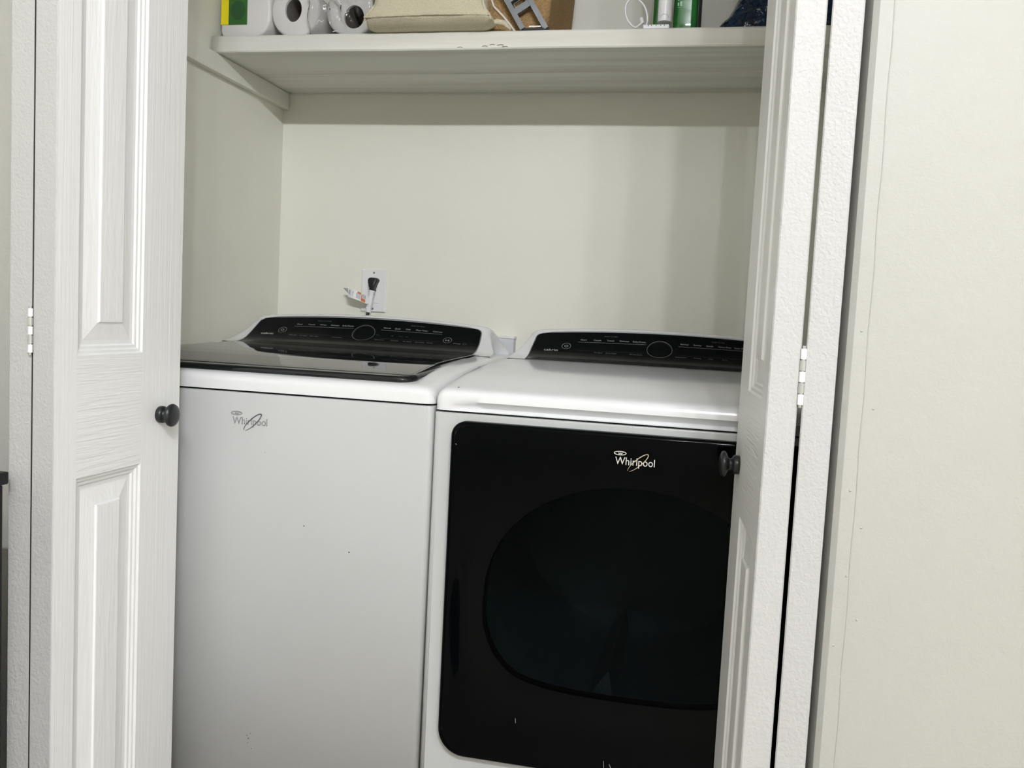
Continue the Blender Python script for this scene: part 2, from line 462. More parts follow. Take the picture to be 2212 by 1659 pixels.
def console_print(gp, xc, kind):
    T = lambda s, x, z, size=.0057, sx=1.0: (*text_mesh(s, size, 'CENTER', 0, sx), xc+x, z)
    def bar(x0, x1, z, h=.0006): return ([(x0, -h/2), (x1, -h/2), (x1, h/2), (x0, h/2)], [(0, 1, 2, 3)], xc, z)
    bright, dim, mid = [], [], []
    zt, zl = 1.0052, 1.0014
    if kind == 'washer':
        for s, x in (('Mixed', -.170), ('Casuals', -.139), ('Whites', -.1095), ('Delicates', -.079), ('Bulky/Sheets', -.046), ('Normal', .0525), ('Quick', .0785), ('Cold', .104), ('Deep Water', .138), ('ColorLast', .176)):
            bright.append(T(s, x, zt))
        low = (('Delay Start', -.171), ('End Signal', -.144), ('Deep Clean', -.117), ('Add Garment', -.060), ('Temperature', .046), ('Soil Level', .083), ('Spin Speed', .114), ('Extra Rinse', .144), ('Presoak', .169))
        mid.append(T('energy', .232, .9855, .0066)); mid.append((*ring2d(.0045, .004, .0006, 0, 0, 360, 4), xc+.250, .9855))
        dim += [T('Heavy', .036, .9920, .0035), T('High', .072, .9920, .0035), T('Medium', .093, .9920, .0035), T('Low', .108, .9920, .0035)]
    else:
        for s, x in (('Mixed', -.170), ('Casuals', -.139), ('Towels', -.1095), ('Delicates', -.079), ('Bulky/Sheets', -.046), ('Normal', .0525), ('Sanitize', .0805), ('Gentle', .107), ('Heavy Duty', .139), ('Super Delicate', .176)):
            bright.append(T(s, x, zt))
        low = (('End Signal', -.132), ('Damp Signal', -.104), ('Wrinkle Shield', -.050), ('Temperature', .047), ('Dryness', .0825), ('Time', .110), ('Steam', .140))
    for s, x in low: mid.append(T(s, x, .9832, .0047))
    dim += [T('WHAT TO WASH' if kind == 'washer' else 'WHAT TO DRY', -.110, 1.0118, .0045), T('HOW TO WASH' if kind == 'washer' else 'HOW TO DRY', .125, 1.0118, .0045)]
    bright += [(*power_icon(.0036), xc-.206, .9930)]
    bright.append(([(-.005, -.003), (-.0005, 0), (-.005, .003), (-.0042, -.0016), (-.0018, 0), (-.0042, .0016)], [(0, 1, 4, 3), (1, 2, 5, 4), (2, 0, 3, 5)], xc+.207, .9905))
    for q in (.0012, .0032): bright.append(([(q, -.003), (q+.001, -.003), (q+.001, .003), (q, .003)], [(0, 1, 2, 3)], xc+.207, .9905))
    bright.append(bar(-.182, -.030, zl, .0005)); bright.append(bar(.040, .189, zl, .0005))
    dim.append(bar(-.182, -.035, .9862, .0003)); dim.append(bar(.045, .185, .9862, .0003))
    on_panel(gp, xc, bright, 'cycle_lettering', PRINT)['kind'] = 'stuff'
    on_panel(gp, xc, mid, 'option_lettering', mat('printed_mid_text', (.15, .16, .16), .6))['kind'] = 'stuff'
    on_panel(gp, xc, dim, 'heading_lettering', PRINTD)['kind'] = 'stuff'
    on_panel(gp, xc, [(*text_mesh('cabrio', .0112, 'CENTER', 0, 1.15), xc-.238, .9842)], 'range_lettering', PRINTB)
    on_panel(gp, xc, [(*ring2d(.0272, .0250, .0010, n=64), xc, .9935)], 'dial_ring', SILVER)
    on_panel(gp, xc, [(*ring2d(.0098, .0098, .0007), xc-.206, .9930)], 'button_ring', PRINT)
    on_panel(gp, xc, [(*ring2d(.0098, .0098, .0006), xc+.207, .9905)], 'button_ring', PRINT)
    # touch dial: a very slightly raised glass disc
    mb = MB(); R = []
    for rr_ in (.0, .012, .022, .0258, .0263): R.append([pan_pt(xc+rr_*cos(2*pi*k/40), s_at_z(.9935)+.92*rr_*sin(2*pi*k/40), xc, .0024 if rr_ < .026 else .0017) for k in range(40)])
    mb.grid(R, cv=True); fixn(mb.build('touch_dial', PANELG, gp, True))

def cabinet(root, x0, ztop, hole=False):
    mb = MB(); x1 = x0+MW
    poly = rrect(x0, YF, x1, -.135, (.010, .010, .004, .004), 5)
    lo = poly; t = inset(poly, .0025)
    n = len(poly)
    rows = [[(p[0], p[1], .02) for p in poly], [(p[0], p[1], ztop-.003) for p in poly], [(p[0], p[1], ztop-.0008) for p in inset(poly, .0008)], [(p[0], p[1], ztop) for p in t]]
    mb.grid(rows, cv=True)
    if hole:      # open the front sheet around the drum mouth
        for i, f in enumerate(mb.F):
            vs = [mb.V[k] for k in f]
            if all(abs(v[1]-YF) < 1e-5 for v in vs) and max(v[0] for v in vs)-min(v[0] for v in vs) > .5 and max(v[2] for v in vs)-min(v[2] for v in vs) > .5:
                del mb.F[i], mb.M[i]; break
        xa, xb, za, zc = x0+.010, x1-.010, .02, ztop-.003; cx, cz = (xa+xb)/2, .60; A, B = [], []
        for k in range(96):
            a = 2*pi*k/96; c_, s_ = cos(a), sin(a)
            t = min(((xb-cx) if c_ > 0 else (cx-xa))/max(abs(c_), 1e-9), ((zc-cz) if s_ > 0 else (cz-za))/max(abs(s_), 1e-9))
            A.append((cx+c_*t, YF, cz+s_*t)); B.append((cx+.262*c_, YF, cz+.262*.84*s_))
        mb.grid([A, B], cv=True)
        for sx in (xa, xb):
            for sz in (za, zc):
                a = atan2(sz-cz, sx-cx) % (2*pi); k = int(a/(2*pi)*96); mb.add([A[k], A[(k+1) % 96], (sx, YF, sz)], [(0, 1, 2)])
    mb.add(rows[-1], [tuple(range(n))]); mb.add(rows[0], [tuple(range(n-1, -1, -1))])
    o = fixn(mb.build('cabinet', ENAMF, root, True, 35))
    # four feet
    for fx in (x0+.06, x1-.06):
        for fy in (YF+.07, -.2):
            q = MB().lathe([(0, 0), (.022, 0), (.022, .008), (.010, .010), (.010, .021), (0, .021)], (fx, fy, 0), (0, 0, 1), 16); fixn(q.build('foot', BLACKP, root, True, 40))
    return o

def badge(root, xc, z, y, scale, m_text, m_ring, m_oval):
    """raised maker's badge: lettering, orbit ring, small oval above the W"""
    def place(V, dx, dz, d=.0): return [(xc+dx+a*scale, y-d, z+dz+b*scale) for a, b in V]
    def solid(V, F, dx, dz, name, m, t=.0009):
        mb = MB(); A = place(V, dx, dz, t); B = place(V, dx, dz, 0)
        mb.add(A, F)
        # side walls on boundary edges
        E = {}
        for f in F:
            for i in range(len(f)):
                a, b = f[i], f[(i+1) % len(f)]
                if (b, a) in E: del E[(b, a)]
                else: E[(a, b)] = 1
        for a, b in E: mb.add([A[a], A[b], B[b], B[a]], [(3, 2, 1, 0)])
        o = mb.build(name, m, root)
        if name == 'badge_lettering': o['kind'] = 'stuff'
        return o
    V, F = text_mesh('Whirlpool', 1.0, 'CENTER', 0, .86)
    w_ = max(v[0] for v in V)-min(v[0] for v in V); c0 = (max(v[0] for v in V)+min(v[0] for v in V))/2
    V = [((a-c0)/w_, b/w_*1.0) for a, b in V]
    solid(V, F, 0, 0, 'badge_lettering', m_text)
    V, F = ring2d(.330, .084, .016, radians(43), -160, 175, 56, lambda t: .5+.9*sin(pi*t))
    V = [(a, b) for a, b in V]
    solid(V, F, scale*.08, -scale*.01, 'badge_orbit', m_ring, .0014)
    V, F = ring2d(.150, .045, .02, 0, 0, 360, 32)
    n = len(V)
    V2, F2 = text_mesh('w', .11, 'CENTER', .2, 1.6)
    V += V2; F = list(F)+[tuple(i+n for i in f) for f in F2]
    solid(V, F, -scale*.385, scale*.205, 'badge_oval', m_oval)

# ---- washer
ws = thing('washing_machine', 'white top-load washing machine with a black glass lid, at left in the closet', 'washing machine', (WX+MW/2, -.5, 0))
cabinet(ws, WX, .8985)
MB().box((WX+.012, YF+.012, .8985), (WX+MW-.012, -.15, .9022)).build('seam_shade_block', DARK, ws)  # black block standing in for the shade inside the seam
deck(ws, WX, .9018, False)
wxc = WX+MW/2
gp = console(ws, wxc); console_print(gp, wxc, 'washer')
# lid
LID = [(-.8085, .9435), (-.80, .9455), (-.78, .9478), (-.74, .9518), (-.69, .9565), (-.63, .9600), (-.56, .9625), (-.48, .9645), (-.42, .9660), (-.372, .9672)]
def lid_z(y): return interp(LID, y)
mb = MB()
lx0, lx1 = WX+.0455, WX+MW-.0455
def lid_outline(d):
    P = rrect(lx0+d, -.8205+d, lx1-d, -.372, (.030-d*.6, .030-d*.6, .001, .001), 8)
    return P
def deck_z(y): return interp([(a, b) for a, b in DECK if b], y)
# rim profile: bottom at deck, up, roll over, top surface as dense grid clipped by the outline
rowsP = []
for (d, up) in ((.0, -1), (-.0015, .35), (0, .75), (.0035, .97), (.006, 1.0)):
    ring = []
    for (x, y) in lid_outline(d):
        zl_ = lid_z(y); zd_ = deck_z(max(y, -.815))-.001
        ring.append((x, y, lerp(zd_, zl_, up) if up >= 0 else zd_))
    rowsP.append(ring)
mb.grid(rowsP, cv=True)
ys = [-.8145+.006*0+(-.372+.8145)*k/40 for k in range(41)]
P = []
for y in ys:
    d = .006; r_ = .030-d*.6; yb = -.8205+d
    hx = 0
    if y < yb+r_: hx = r_-sqrt(max(0, r_*r_-(yb+r_-y)**2))
    P.append([(lerp(lx0+d+hx, lx1-d-hx, k/24), y, lid_z(y)) for k in range(25)])
mb.grid(P)
o = mb.build('lid', LIDG, ws, True, 50); o['label'] = 'glossy black glass lid'
# thin inner glass bevel line on the lid
mb = MB(); pts = []
for y in [-.80+.42*k/30 for k in range(31)]: pts.append((lx1-.012, y, lid_z(y)+.0001))
mb.tube(pts, .0005, 4); pts = [(lx0+.012+(lx1-lx0-.024)*k/20, -.80, lid_z(-.80)+.0002) for k in range(21)]
mb.tube(pts, .0005, 4); mb.build('lid_bevel_line', SILVER, bpy.data.objects['lid'], True)
badge(ws, .3845, .8475, YF, .067, BADGEW, mat('dark_badge_metal', (.09, .09, .09), .3, .5, .7), BADGEW)
# scuffs on the washer front
SC = mat('scuff_mark', (.10, .10, .10), .8)
def scuff(parent, pts, y, r, name='scuff'):
    mb = MB(); mb.tube([(a, y, b) for a, b in pts], r, 5); return mb.build(name, SC, parent, True)
mb = MB()
for (sx, sz, r_) in ((.4935, .6710, .0012), (.4150, .7950, .0006), (.3960, .2750, .001), (.3990, .2700, .0012), (.4020, .2800, .0008), (.398, .262, .0008), (.405, .252, .0007), (.5795, .6330, .0014)):
    mb.lathe([(0, .0002), (r_, .0002), (r_*1.1, 0)], (sx, YF, sz), (0, -1, 0), 8)
mb.build('scuff', SC, ws)['kind'] = 'stuff'

# ---- dryer
dr = thing('clothes_dryer', 'white clothes dryer with a big black glass door, at right in the closet', 'dryer', (DX+MW/2, -.5, 0))
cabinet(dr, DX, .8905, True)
MB().box((DX+.012, YF+.016, .8905), (DX+MW-.012, -.15, .8942)).build('seam_shade_block', DARK, dr)  # same black stand-in for seam shade on the dryer
deck(dr, DX, .8938, True)
dxc = DX+MW/2
gp = console(dr, dxc); console_print(gp, dxc, 'dryer')
# door frame (black) with window opening
dl, drr, db, dt = .7585, 2*dxc-.7585, .3075, .8790
YD = YF-.020
mb = MB()
outer = rrect(dl, db, drr, dt, (.046, .046, .024, .024), 10)
def win_outline(sc=1.0):
    pts = [(.8266, .5778), (.8285, .545), (.8377, .5155), (.850, .493), (.8676, .4735), (.886, .461), (.9083, .453), (.945, .4465), (.9868, .443), (1.05, .4415)]
    L = pts + [(2*dxc-x, z) for x, z in reversed(pts)]
    T = []
    for k in range(21):
        a = pi*k/20; T.append((dxc+(dxc-.8266)*cos(a)*1.0, .5778+.215*sin(a)**.85 if 0 < k < 20 else .5778))
    P_ = L[:-1]+T[:-1]
    return [(dxc+(x-dxc)*sc, .6+(z-.6)*sc) for x, z in P_]
win = win_outline()
steps = [(0, .020), (0, .005), (-.0015, .002), (-.004, .0003), (-.007, 0)]
rows = [[(p[0], YD+dy, p[1]) for p in inset(outer, -d)] for d, dy in steps]
mb.grid(rows, cv=True)
# front face between outline and window: radial strips
import mathutils
def resample(poly, n, c):
    out = []
    for k in range(n):
        a = 2*pi*k/n; d = Vector((cos(a), sin(a))); best = None
        for i in range(len(poly)):
            p, q = Vector(poly[i])-c, Vector(poly[(i+1) % len(poly)])-c
            e = q-p; den = d.x*e.y-d.y*e.x
            if abs(den) < 1e-12: continue
            t = (p.x*e.y-p.y*e.x)/den; u = (p.x*d.y-p.y*d.x)/den
            if t > 0 and -1e-6 <= u <= 1+1e-6 and (best is None or t > best): best = t
        out.append(c+d*(best or .1))
    return out
cc = Vector((dxc, .6)); N = 160
ro = resample(inset(outer, .007), N, cc); rw_ = resample(win, N, cc)
def bulge(t): return .006*sin(pi*min(1, t))**2
rows = []
for t in [0, .1, .2, .3, .4, .5, .6, .7, .8, .9, 1]:
    rows.append([(lerp(a.x, b.x, t), YD-bulge(t)*smooth01((.70-lerp(a.y, b.y, t))/.14), lerp(a.y, b.y, t)) for a, b in zip(ro, rw_)])
mb.grid(rows, cv=True)
# the window reveal going inwards
rows = [[(b.x, YD, b.y) for b in rw_], [(cc.x+(b.x-cc.x)*.995, YD+.004, cc.y+(b.y-cc.y)*.995) for b in rw_], [(cc.x+(b.x-cc.x)*.99, YD+.019, cc.y+(b.y-cc.y)*.99) for b in rw_]]
mb.grid(rows, cv=True)
dd = mb.build('door', DOORG, dr, True, 40); dd['label'] = 'black glass dryer door'
# tinted window pane
wm = bpy.data.materials.new('tinted_window_glass'); wm.use_nodes = True; nt = wm.node_tree; nt.nodes.clear()
out = nt.nodes.new('ShaderNodeOutputMaterial'); mix = nt.nodes.new('ShaderNodeMixShader'); tr_ = nt.nodes.new('ShaderNodeBsdfTransparent'); gl = nt.nodes.new('ShaderNodeBsdfGlossy')
fr = nt.nodes.new('ShaderNodeFresnel'); fr.inputs[0].default_value = 1.13
tr_.inputs[0].default_value = (.11, .14, .14, 1); gl.inputs[0].default_value = (.8, .85, .85, 1); gl.inputs['Roughness'].default_value = .06
nt.links.new(fr.outputs[0], mix.inputs[0]); nt.links.new(tr_.outputs[0], mix.inputs[1]); nt.links.new(gl.outputs[0], mix.inputs[2]); nt.links.new(mix.outputs[0], out.inputs[0])
mb = MB(); rw2 = [(cc.x+(b.x-cc.x)*.997, YD+.003, cc.y+(b.y-cc.y)*.997) for b in rw_]
mb.add(rw2+[(cc.x, YD+.003, cc.y)], [(i, (i+1) % N, N) for i in range(N)])
mb.build('window', wm, dd)
# drum behind the window
mb = MB(); R = []
for (r_, y) in ((.300, YF-.0005), (.285, YF-.0012), (.262, YF-.002)): pass
R = []
for (r_, y) in ((.262, YF-.001), (.258, YF+.10), (.285, YF+.12), (.285, YF+.55), (.0001, YF+.56)):
    R.append([(dxc+r_*cos(2*pi*k/48)*1.0, y, .60+r_*sin(2*pi*k/48)*.84) for k in range(48)])
mb.grid(R, cv=True)
for a in (-100, 20, 140):
    c_, s_ = cos(radians(a)), sin(radians(a)); px, pz = dxc+.262*c_, .60+.262*s_*.84
    tx, tz = -s_*.02, c_*.02
    mb.add([(px-tx, YF+.13, pz-tz), (px-c_*.06, YF+.13, pz-s_*.05), (px+tx, YF+.13, pz+tz), (px-tx, YF+.5, pz-tz), (px-c_*.06, YF+.5, pz-s_*.05), (px+tx, YF+.5, pz+tz)], [(0, 1, 2), (0, 3, 4, 1), (1, 4, 5, 2)])
mb.build('drum', DRUM, dr, True, 40)
badge(dr, 1.0635, .8355, YD-.0002, .0625, BADGED, GOLD, BADGED)
# scratches on the dryer
mb = MB()
mb.tube([(.7420, -.826, .9275), (.7395, -.833, .9245), (.7385, -.838, .9195)], .0007, 5)
mb.tube([(.7335, -.60, .9545), (.7360, -.57, .9565), (.7375, -.55, .958)], .0006, 5)
mb.tube([(.7575, -.829, .9320), (.7590, -.826, .9327)], .0007, 5)
mb.build('scuff', SC, dr, True)['kind'] = 'stuff'
mb = MB()
for a, b, q in (((1.0425, .3420), (1.0435, .3300), .0020), ((1.0520, .3370), (1.0560, .3290), .0016), ((.8935, .3930), (.8945, .3850), .0062), ((.7680, .8420), (.7695, .8400), .0004)):
    mb.tube([(a[0], YD-q, a[1]), (b[0], YD-q, b[1])], .0005, 5)
mb.build('scratch', PRINT, dd, True)['kind'] = 'stuff'

# ------------------------------------------------------------------ shelf
SZ, SD = 1.6288, .3708
sh = thing('shelf', 'off-white painted shelf of two boards across the closet, above the machines', 'shelf', (.7, -.18, SZ))
for (ya, yb) in ((-SD, -.188), (-.1855, -.002)):
    mb = MB(); n = 40; xs = [.004+(1.494-.004)*k/n for k in range(n+1)]
    sec = [(ya, SZ+.003), (ya+.0025, SZ), (yb-.0025, SZ), (yb, SZ+.003), (yb, SZ+.035), (yb-.0025, SZ+.038), (ya+.0025, SZ+.038), (ya, SZ+.035)]
    P = []
    for k, x in enumerate(xs):
        w_ = .0007*sin(k*.9+ya*40)+.0005*sin(k*2.3)
        P.append([(x, y+(w_ if y > -.3 or True else 0)*.8, z+(.0006*sin(k*.35) if z < SZ+.01 else 0)) for y, z in sec])
    mb.grid(P, cv=True); mb.add(P[0], [tuple(range(8))]); mb.add(P[-1], [tuple(range(7, -1, -1))])
    fixn(mb.build('board', SHELFP, sh, True, 30))
MB().box((.0005, -.60, SZ-.0425), (.0175, -.0005, SZ), bev=.0015).build('cleat', CLEATP, sh)
MB().box((1.4825, -.60, SZ-.0425), (1.4995, -.0005, SZ), bev=.0015).build('cleat', CLEATP, sh)
# knots and dings on the front board
mb = MB()
for (x, z, l) in ((.655, 1.634, .012), (.672, 1.637, .01), (.69, 1.636, .014), (.70, 1.6325, .012), (.60, 1.6322, .012)):
    mb.tube([(x-l/2, -SD-.0006, z), (x, -SD-.0009, z+.0012), (x+l/2, -SD-.0006, z+.0002)], .0005, 5)
mb.build('ding', mat('ding_brown', (.12, .09, .06), .8), sh, True)['kind'] = 'stuff'

# ------------------------------------------------------------------ wall outlet, plug, cord and tag
PX, PZ = .2457, 1.1634
ol = thing('outlet', 'white wall outlet plate above the washing machine, a black plug in it', 'outlet', (PX+.035, 0, PZ-.057))
mb = MB(); o_ = rrect(PX, PZ-.114, PX+.070, PZ, .002, 3)
rows = [[(p[0], -.0001, p[1]) for p in o_], [(p[0], -.0035, p[1]) for p in o_], [(p[0], -.0055, p[1]) for p in inset(o_, .0022)]]
mb.grid(rows, cv=True); mb.add(rows[-1], [tuple(range(len(o_)))])
fixn(mb.build('cover_plate', PLATE, ol))
mb = MB(); o_ = rrect(PX+.0185, PZ-.0905, PX+.0515, PZ-.0235, .0015, 3)
rows = [[(p[0], -.0055, p[1]) for p in o_], [(p[0], -.0068, p[1]) for p in inset(o_, .0003)], [(p[0], -.0074, p[1]) for p in inset(o_, .001)]]
mb.grid(rows, cv=True); mb.add(rows[-1], [tuple(range(len(o_)))])
fixn(mb.build('receptacle', PLATE, ol))
mb = MB()
for z in (PZ-.0085, PZ-.1055):
    mb = MB().lathe([(0, .0008), (.002, .0007), (.0028, 0)], (PX+.035, -.0055, z), (0, -1, 0), 12)
    fixn(mb.build('screw', SILVER, ol))

path = [(.2826, -.018, 1.106), (.2822, -.021, 1.095), (.2815, -.0245, 1.080), (.2805, -.027, 1.065), (.2785, -.029, 1.052), (.2765, -.031, 1.040), (.2745, -.034, 1.02), (.272, -.045, .99), (.268, -.060, .955), (.262, -.075, .93)]
pc = MB().tube(path, [.0060, .0052, .0044]+[.0040]*7, 12).build('power_cord', BLACKP, ws, True); pc['label'] = 'black power cord'
# plug head: flat fan shape in front of the receptacle
mb = MB()
out2 = [(-.0045, .030), (.0075, .0295), (.0125, .0275), (.0150, .0235), (.0145, .0205), (.0085, .0085), (.0075, .0035), (.0060, .0015), (.0060, -.006), (-.0065, -.006), (-.0068, .0015), (-.0085, .0035), (-.0092, .008), (-.0120, .0215), (-.0118, .0255), (-.0085, .029)]
cxp, czp = .2835, 1.1115
rows = []
for (d, y) in ((0, -.0078), (0, -.020), (.0014, -.0255), (.0035, -.0275)):
    rows.append([(cxp+a*(1-d*40*.8), y, czp+.011+(b-.011)*(1-d*40*.8)) for a, b in out2])
mb.grid(rows, cv=True); mb.add(rows[-1], [tuple(range(len(out2)))])
fixn(mb.build('plug', BLACKP, pc, True, 50))

SLV = mat('white_sleeve_film', (.78, .79, .80), .35, .5, bump=[(220, .002, (1, 1, .4), 1.2, 3)])
mb = MB(); R = []
for i in range(16):
    t = i/15; z = lerp(1.1065, 1.0475, t); x = lerp(.2835, .2772, t)+.0006*sin(i*1.9); y = lerp(-.0235, -.0305, t)
    rad = (.0085 if i < 2 else .0074)+.0007*sin(i*2.7)
    R.append([(x+rad*cos(2*pi*k/14)*(1+.06*sin(3*k+i)), y+rad*.6*sin(2*pi*k/14), z-.0015*sin(2*pi*k/14+1)) for k in range(14)])
mb.grid(R, cv=True); o = mb.build('sleeve', SLV, pc, True); o['label'] = 'wrinkled white sleeve on the cord'
# the tag, a curved strip of thin card
TAGM = mat('tag_card', (.80, .80, .80), .45)
TAGB = mat('tag_card_back', (.33, .34, .33), .6)
ORG = mat('tag_orange_print', (.62, .16, .04), .5)
TXT = mat('tag_black_print', (.10, .10, .11), .6)
def tagpt(u, v):      # u 0..1 along from cord to the free end, v -1..1 across
    x = lerp(.2795, .2265, u); z = lerp(1.0790, 1.0975, u)+.0035*sin(pi*u)
    y = -.034-.022*sin(pi*u*.75)
    nx, nz = .33, .94
    h = .0115*(1 if u > .1 else .75+.25*u/.1)
    return Vector((x+nx*-v*h*.15-v*h*.35*0, y+.002*v, z+v*h))
mb = MB(); P = [[tagpt(i/16, v) for v in (-1, -.5, 0, .5, 1)] for i in range(17)]
mb.grid(P, 0); mb.grid([[p+Vector((0, .0005, 0)) for p in row] for row in P], 0, flip=True)
a, b, c = tagpt(1, 1), tagpt(1, -.1), tagpt(1, .95)+Vector((-.0125, -.004, .001))
mb.add([a, b, c, a+Vector((0, .0005, 0)), b+Vector((0, .0005, 0)), c+Vector((0, .0005, 0))], [(0, 1, 2), (5, 4, 3), (0, 3, 4, 1), (1, 4, 5, 2), (2, 5, 3, 0)], 1)
def tagpatch(u0, u1, v0, v1, n=3):
    return [[tagpt(lerp(u0, u1, i/n), lerp(v0, v1, j/2))+Vector((0, -.0005, 0)) for j in range(3)] for i in range(n+1)]
for q in (.93, .90, .87, .84): mb.grid(tagpatch(q, q-.012, -.2 if q > .86 else -.45, .72), 2)
for q in (.70, .665): mb.grid(tagpatch(q, q-.012, -.45 if q > .68 else .3, .6), 2)
for q in (.52, .485, .45, .415, .38, .345): mb.grid(tagpatch(q, q-.013, -.7+.06*random.random(), .55+.2*random.random()), 2)
for q in (.25, .22, .19, .16, .13): mb.grid(tagpatch(q, q-.012, -.05, .85), 2)
mb.grid(tagpatch(.46, .30, .55, .95), 3); mb.grid(tagpatch(.27, .13, -.85, -.15), 3); mb.grid(tagpatch(.30, .27, -.9, .6), 3)
o = mb.build('warning_tag', [TAGM, TAGB, TXT, ORG], pc, True); o['label'] = 'curled white paper tag with black and orange print'

# pale box on the back wall seen between the machines
bxo = thing('utility_box', 'pale plastic box on the back wall, showing in the gap between the two machines', 'utility box', (.66, -.02, .93))
MB().box((.615, -.030, .86), (.6795, -.0002, .9985), bev=.002).build('box_body', mat('pale_plastic_lilac_shade', (.66, .66, .70), .5), bxo)  # lilac cast of the shaded gap is put into the pale plastic's colour
MB().box((.613, -.032, .9985), (.6815, -.0002, 1.0045), bev=.0015).build('box_lid', PLATE, bxo)

# ------------------------------------------------------------------ things on the shelf
ST = SZ+.038
PAPER = mat('tissue_paper', (.68, .665, .63), .9, .2, bump=[(500, .0005, (1, 1, 1), 0, 2), (25, .002, (1, 1, 1), 1, 2)])
COREM = mat('cardboard_core', (.16, .14, .125), .9)
FILM = bpy.data.materials.new('clear_film'); FILM.use_nodes = True; nt = FILM.node_tree; nt.nodes.clear()
out = nt.nodes.new('ShaderNodeOutputMaterial'); mix = nt.nodes.new('ShaderNodeMixShader'); tr_ = nt.nodes.new('ShaderNodeBsdfTransparent'); gl = nt.nodes.new('ShaderNodeBsdfGlossy')
fr = nt.nodes.new('ShaderNodeFresnel'); fr.inputs[0].default_value = 1.25; gl.inputs['Roughness'].default_value = .12
tcn = nt.nodes.new('ShaderNodeTexCoord'); nz = nt.nodes.new('ShaderNodeTexNoise'); nz.inputs['Scale'].default_value = 30; nz.inputs['Distortion'].default_value = 2
bp = nt.nodes.new('ShaderNodeBump'); bp.inputs['Distance'].default_value = .004
nt.links.new(tcn.outputs['Object'], nz.inputs['Vector']); nt.links.new(nz.outputs[0], bp.inputs['Height']); nt.links.new(bp.outputs[0], gl.inputs['Normal'])
tr_.inputs[0].default_value = (.95, .95, .95, 1)
nt.links.new(fr.outputs[0], mix.inputs[0]); nt.links.new(tr_.outputs[0], mix.inputs[1]); nt.links.new(gl.outputs[0], mix.inputs[2]); nt.links.new(mix.outputs[0], out.inputs[0])

def towel_roll(x, label, core=(0, 0), yf=-.345, r=.0600, sq=0.0, corer=(.020, .026)):
    t = thing('paper_towel_roll', label, 'paper roll', (x, yf+.12, ST)); t['group'] = 'paper rolls at the left end of the shelf'
    mb = MB(); R = []; n = 40
    def pr(rad, y, k, cen=(0, 0), e=(1, 1)):
        a = 2*pi*k/n; wob = 1+.012*sin(3*a+x*30)
        return (x+cen[0]+rad*cos(a)*wob*e[0], y, ST+r+cen[1]+max(-r-cen[1]+.0006, rad*sin(a)*wob*e[1]))
    for rad, y in ((r, yf+.24), (r, yf+.006), (r-.002, yf+.0015), (r-.006, yf)): R.append([pr(rad, y, k) for k in range(n)])
    e = (corer[0]/.02, corer[1]/.02)
    for f in (.55, 1.0): R.append([tuple(lerp(pr(r-.006, yf, k)[j], pr(.0205, yf-.001*(1-f), k, core, e)[j], f) for j in range(3)) for k in range(n)])
    R.append([pr(.0200, yf+.01, k, core, e) for k in range(n)])
    mb.grid(R, cv=True); mb.build('paper', PAPER, t, True, 60)
    mb = MB(); R = [[pr(.0198, yf+.006, k, core, e) for k in range(n)], [pr(.0196, yf+.2, k, core, e) for k in range(n)], [pr(.001, yf+.201, k, core, e) for k in range(n)]]
    mb.grid(R, cv=True); mb.build('core', COREM, t, True, 60)
    return t
towel_roll(.1965, 'white paper roll with a tall dark core, second from the closet wall', (-.004, .003))
towel_roll(.333, 'white paper roll with a pinched dark core, beside the cream linen bag', (.008, -.016), corer=(.0235, .025))
# wrapped roll with printed label
t = thing('wrapped_paper_roll', 'wrapped white paper roll with a yellow and green label, nearest the closet wall', 'paper roll', (.066, -.24, ST))
def wpt(a_, b_, y):   # squarish end of the pack
    return (.0665+a_, y, ST+b_)
o_ = rrect(-.054, .0005, .070, .135, (.018, .045, .045, .018), 8)
mb = MB(); rows = [[wpt(p[0], p[1], y) for p in q] for q, y in ((o_, -.11), (o_, -.343), (inset(o_, .0015), -.347), (inset(o_, .005), -.349))]
mb.grid(rows, cv=True); mb.add(rows[-1], [tuple(range(len(o_)))]); mb.add(rows[0], [tuple(range(len(o_)-1, -1, -1))])
fixn(mb.build('wrapper', mat('pack_white_film', (.69, .68, .645), .35, .4), t, True, 40))
YEL = mat('label_yellow', (.86, .72, .005), .45); GRN = mat('label_green', (.03, .13, .02), .45); GRD = mat('label_dark_green', (.02, .085, .025), .45)
MB().box((.0145, -.3515, ST+.031), (.0335, -.3488, ST+.134)).build('label_yellow_band', YEL, t)
MB().box((.0335, -.3515, ST+.031), (.0795, -.3488, ST+.134)).build('label_green_field', GRN, t)
V, F = ring2d(.0095, .0125, .018, n=28); mb = MB(); mb.add([(.0575+a, -.3521, ST+.0625+b*1.0) for a, b in V], F); mb.build('label_green_spot', GRD, t)
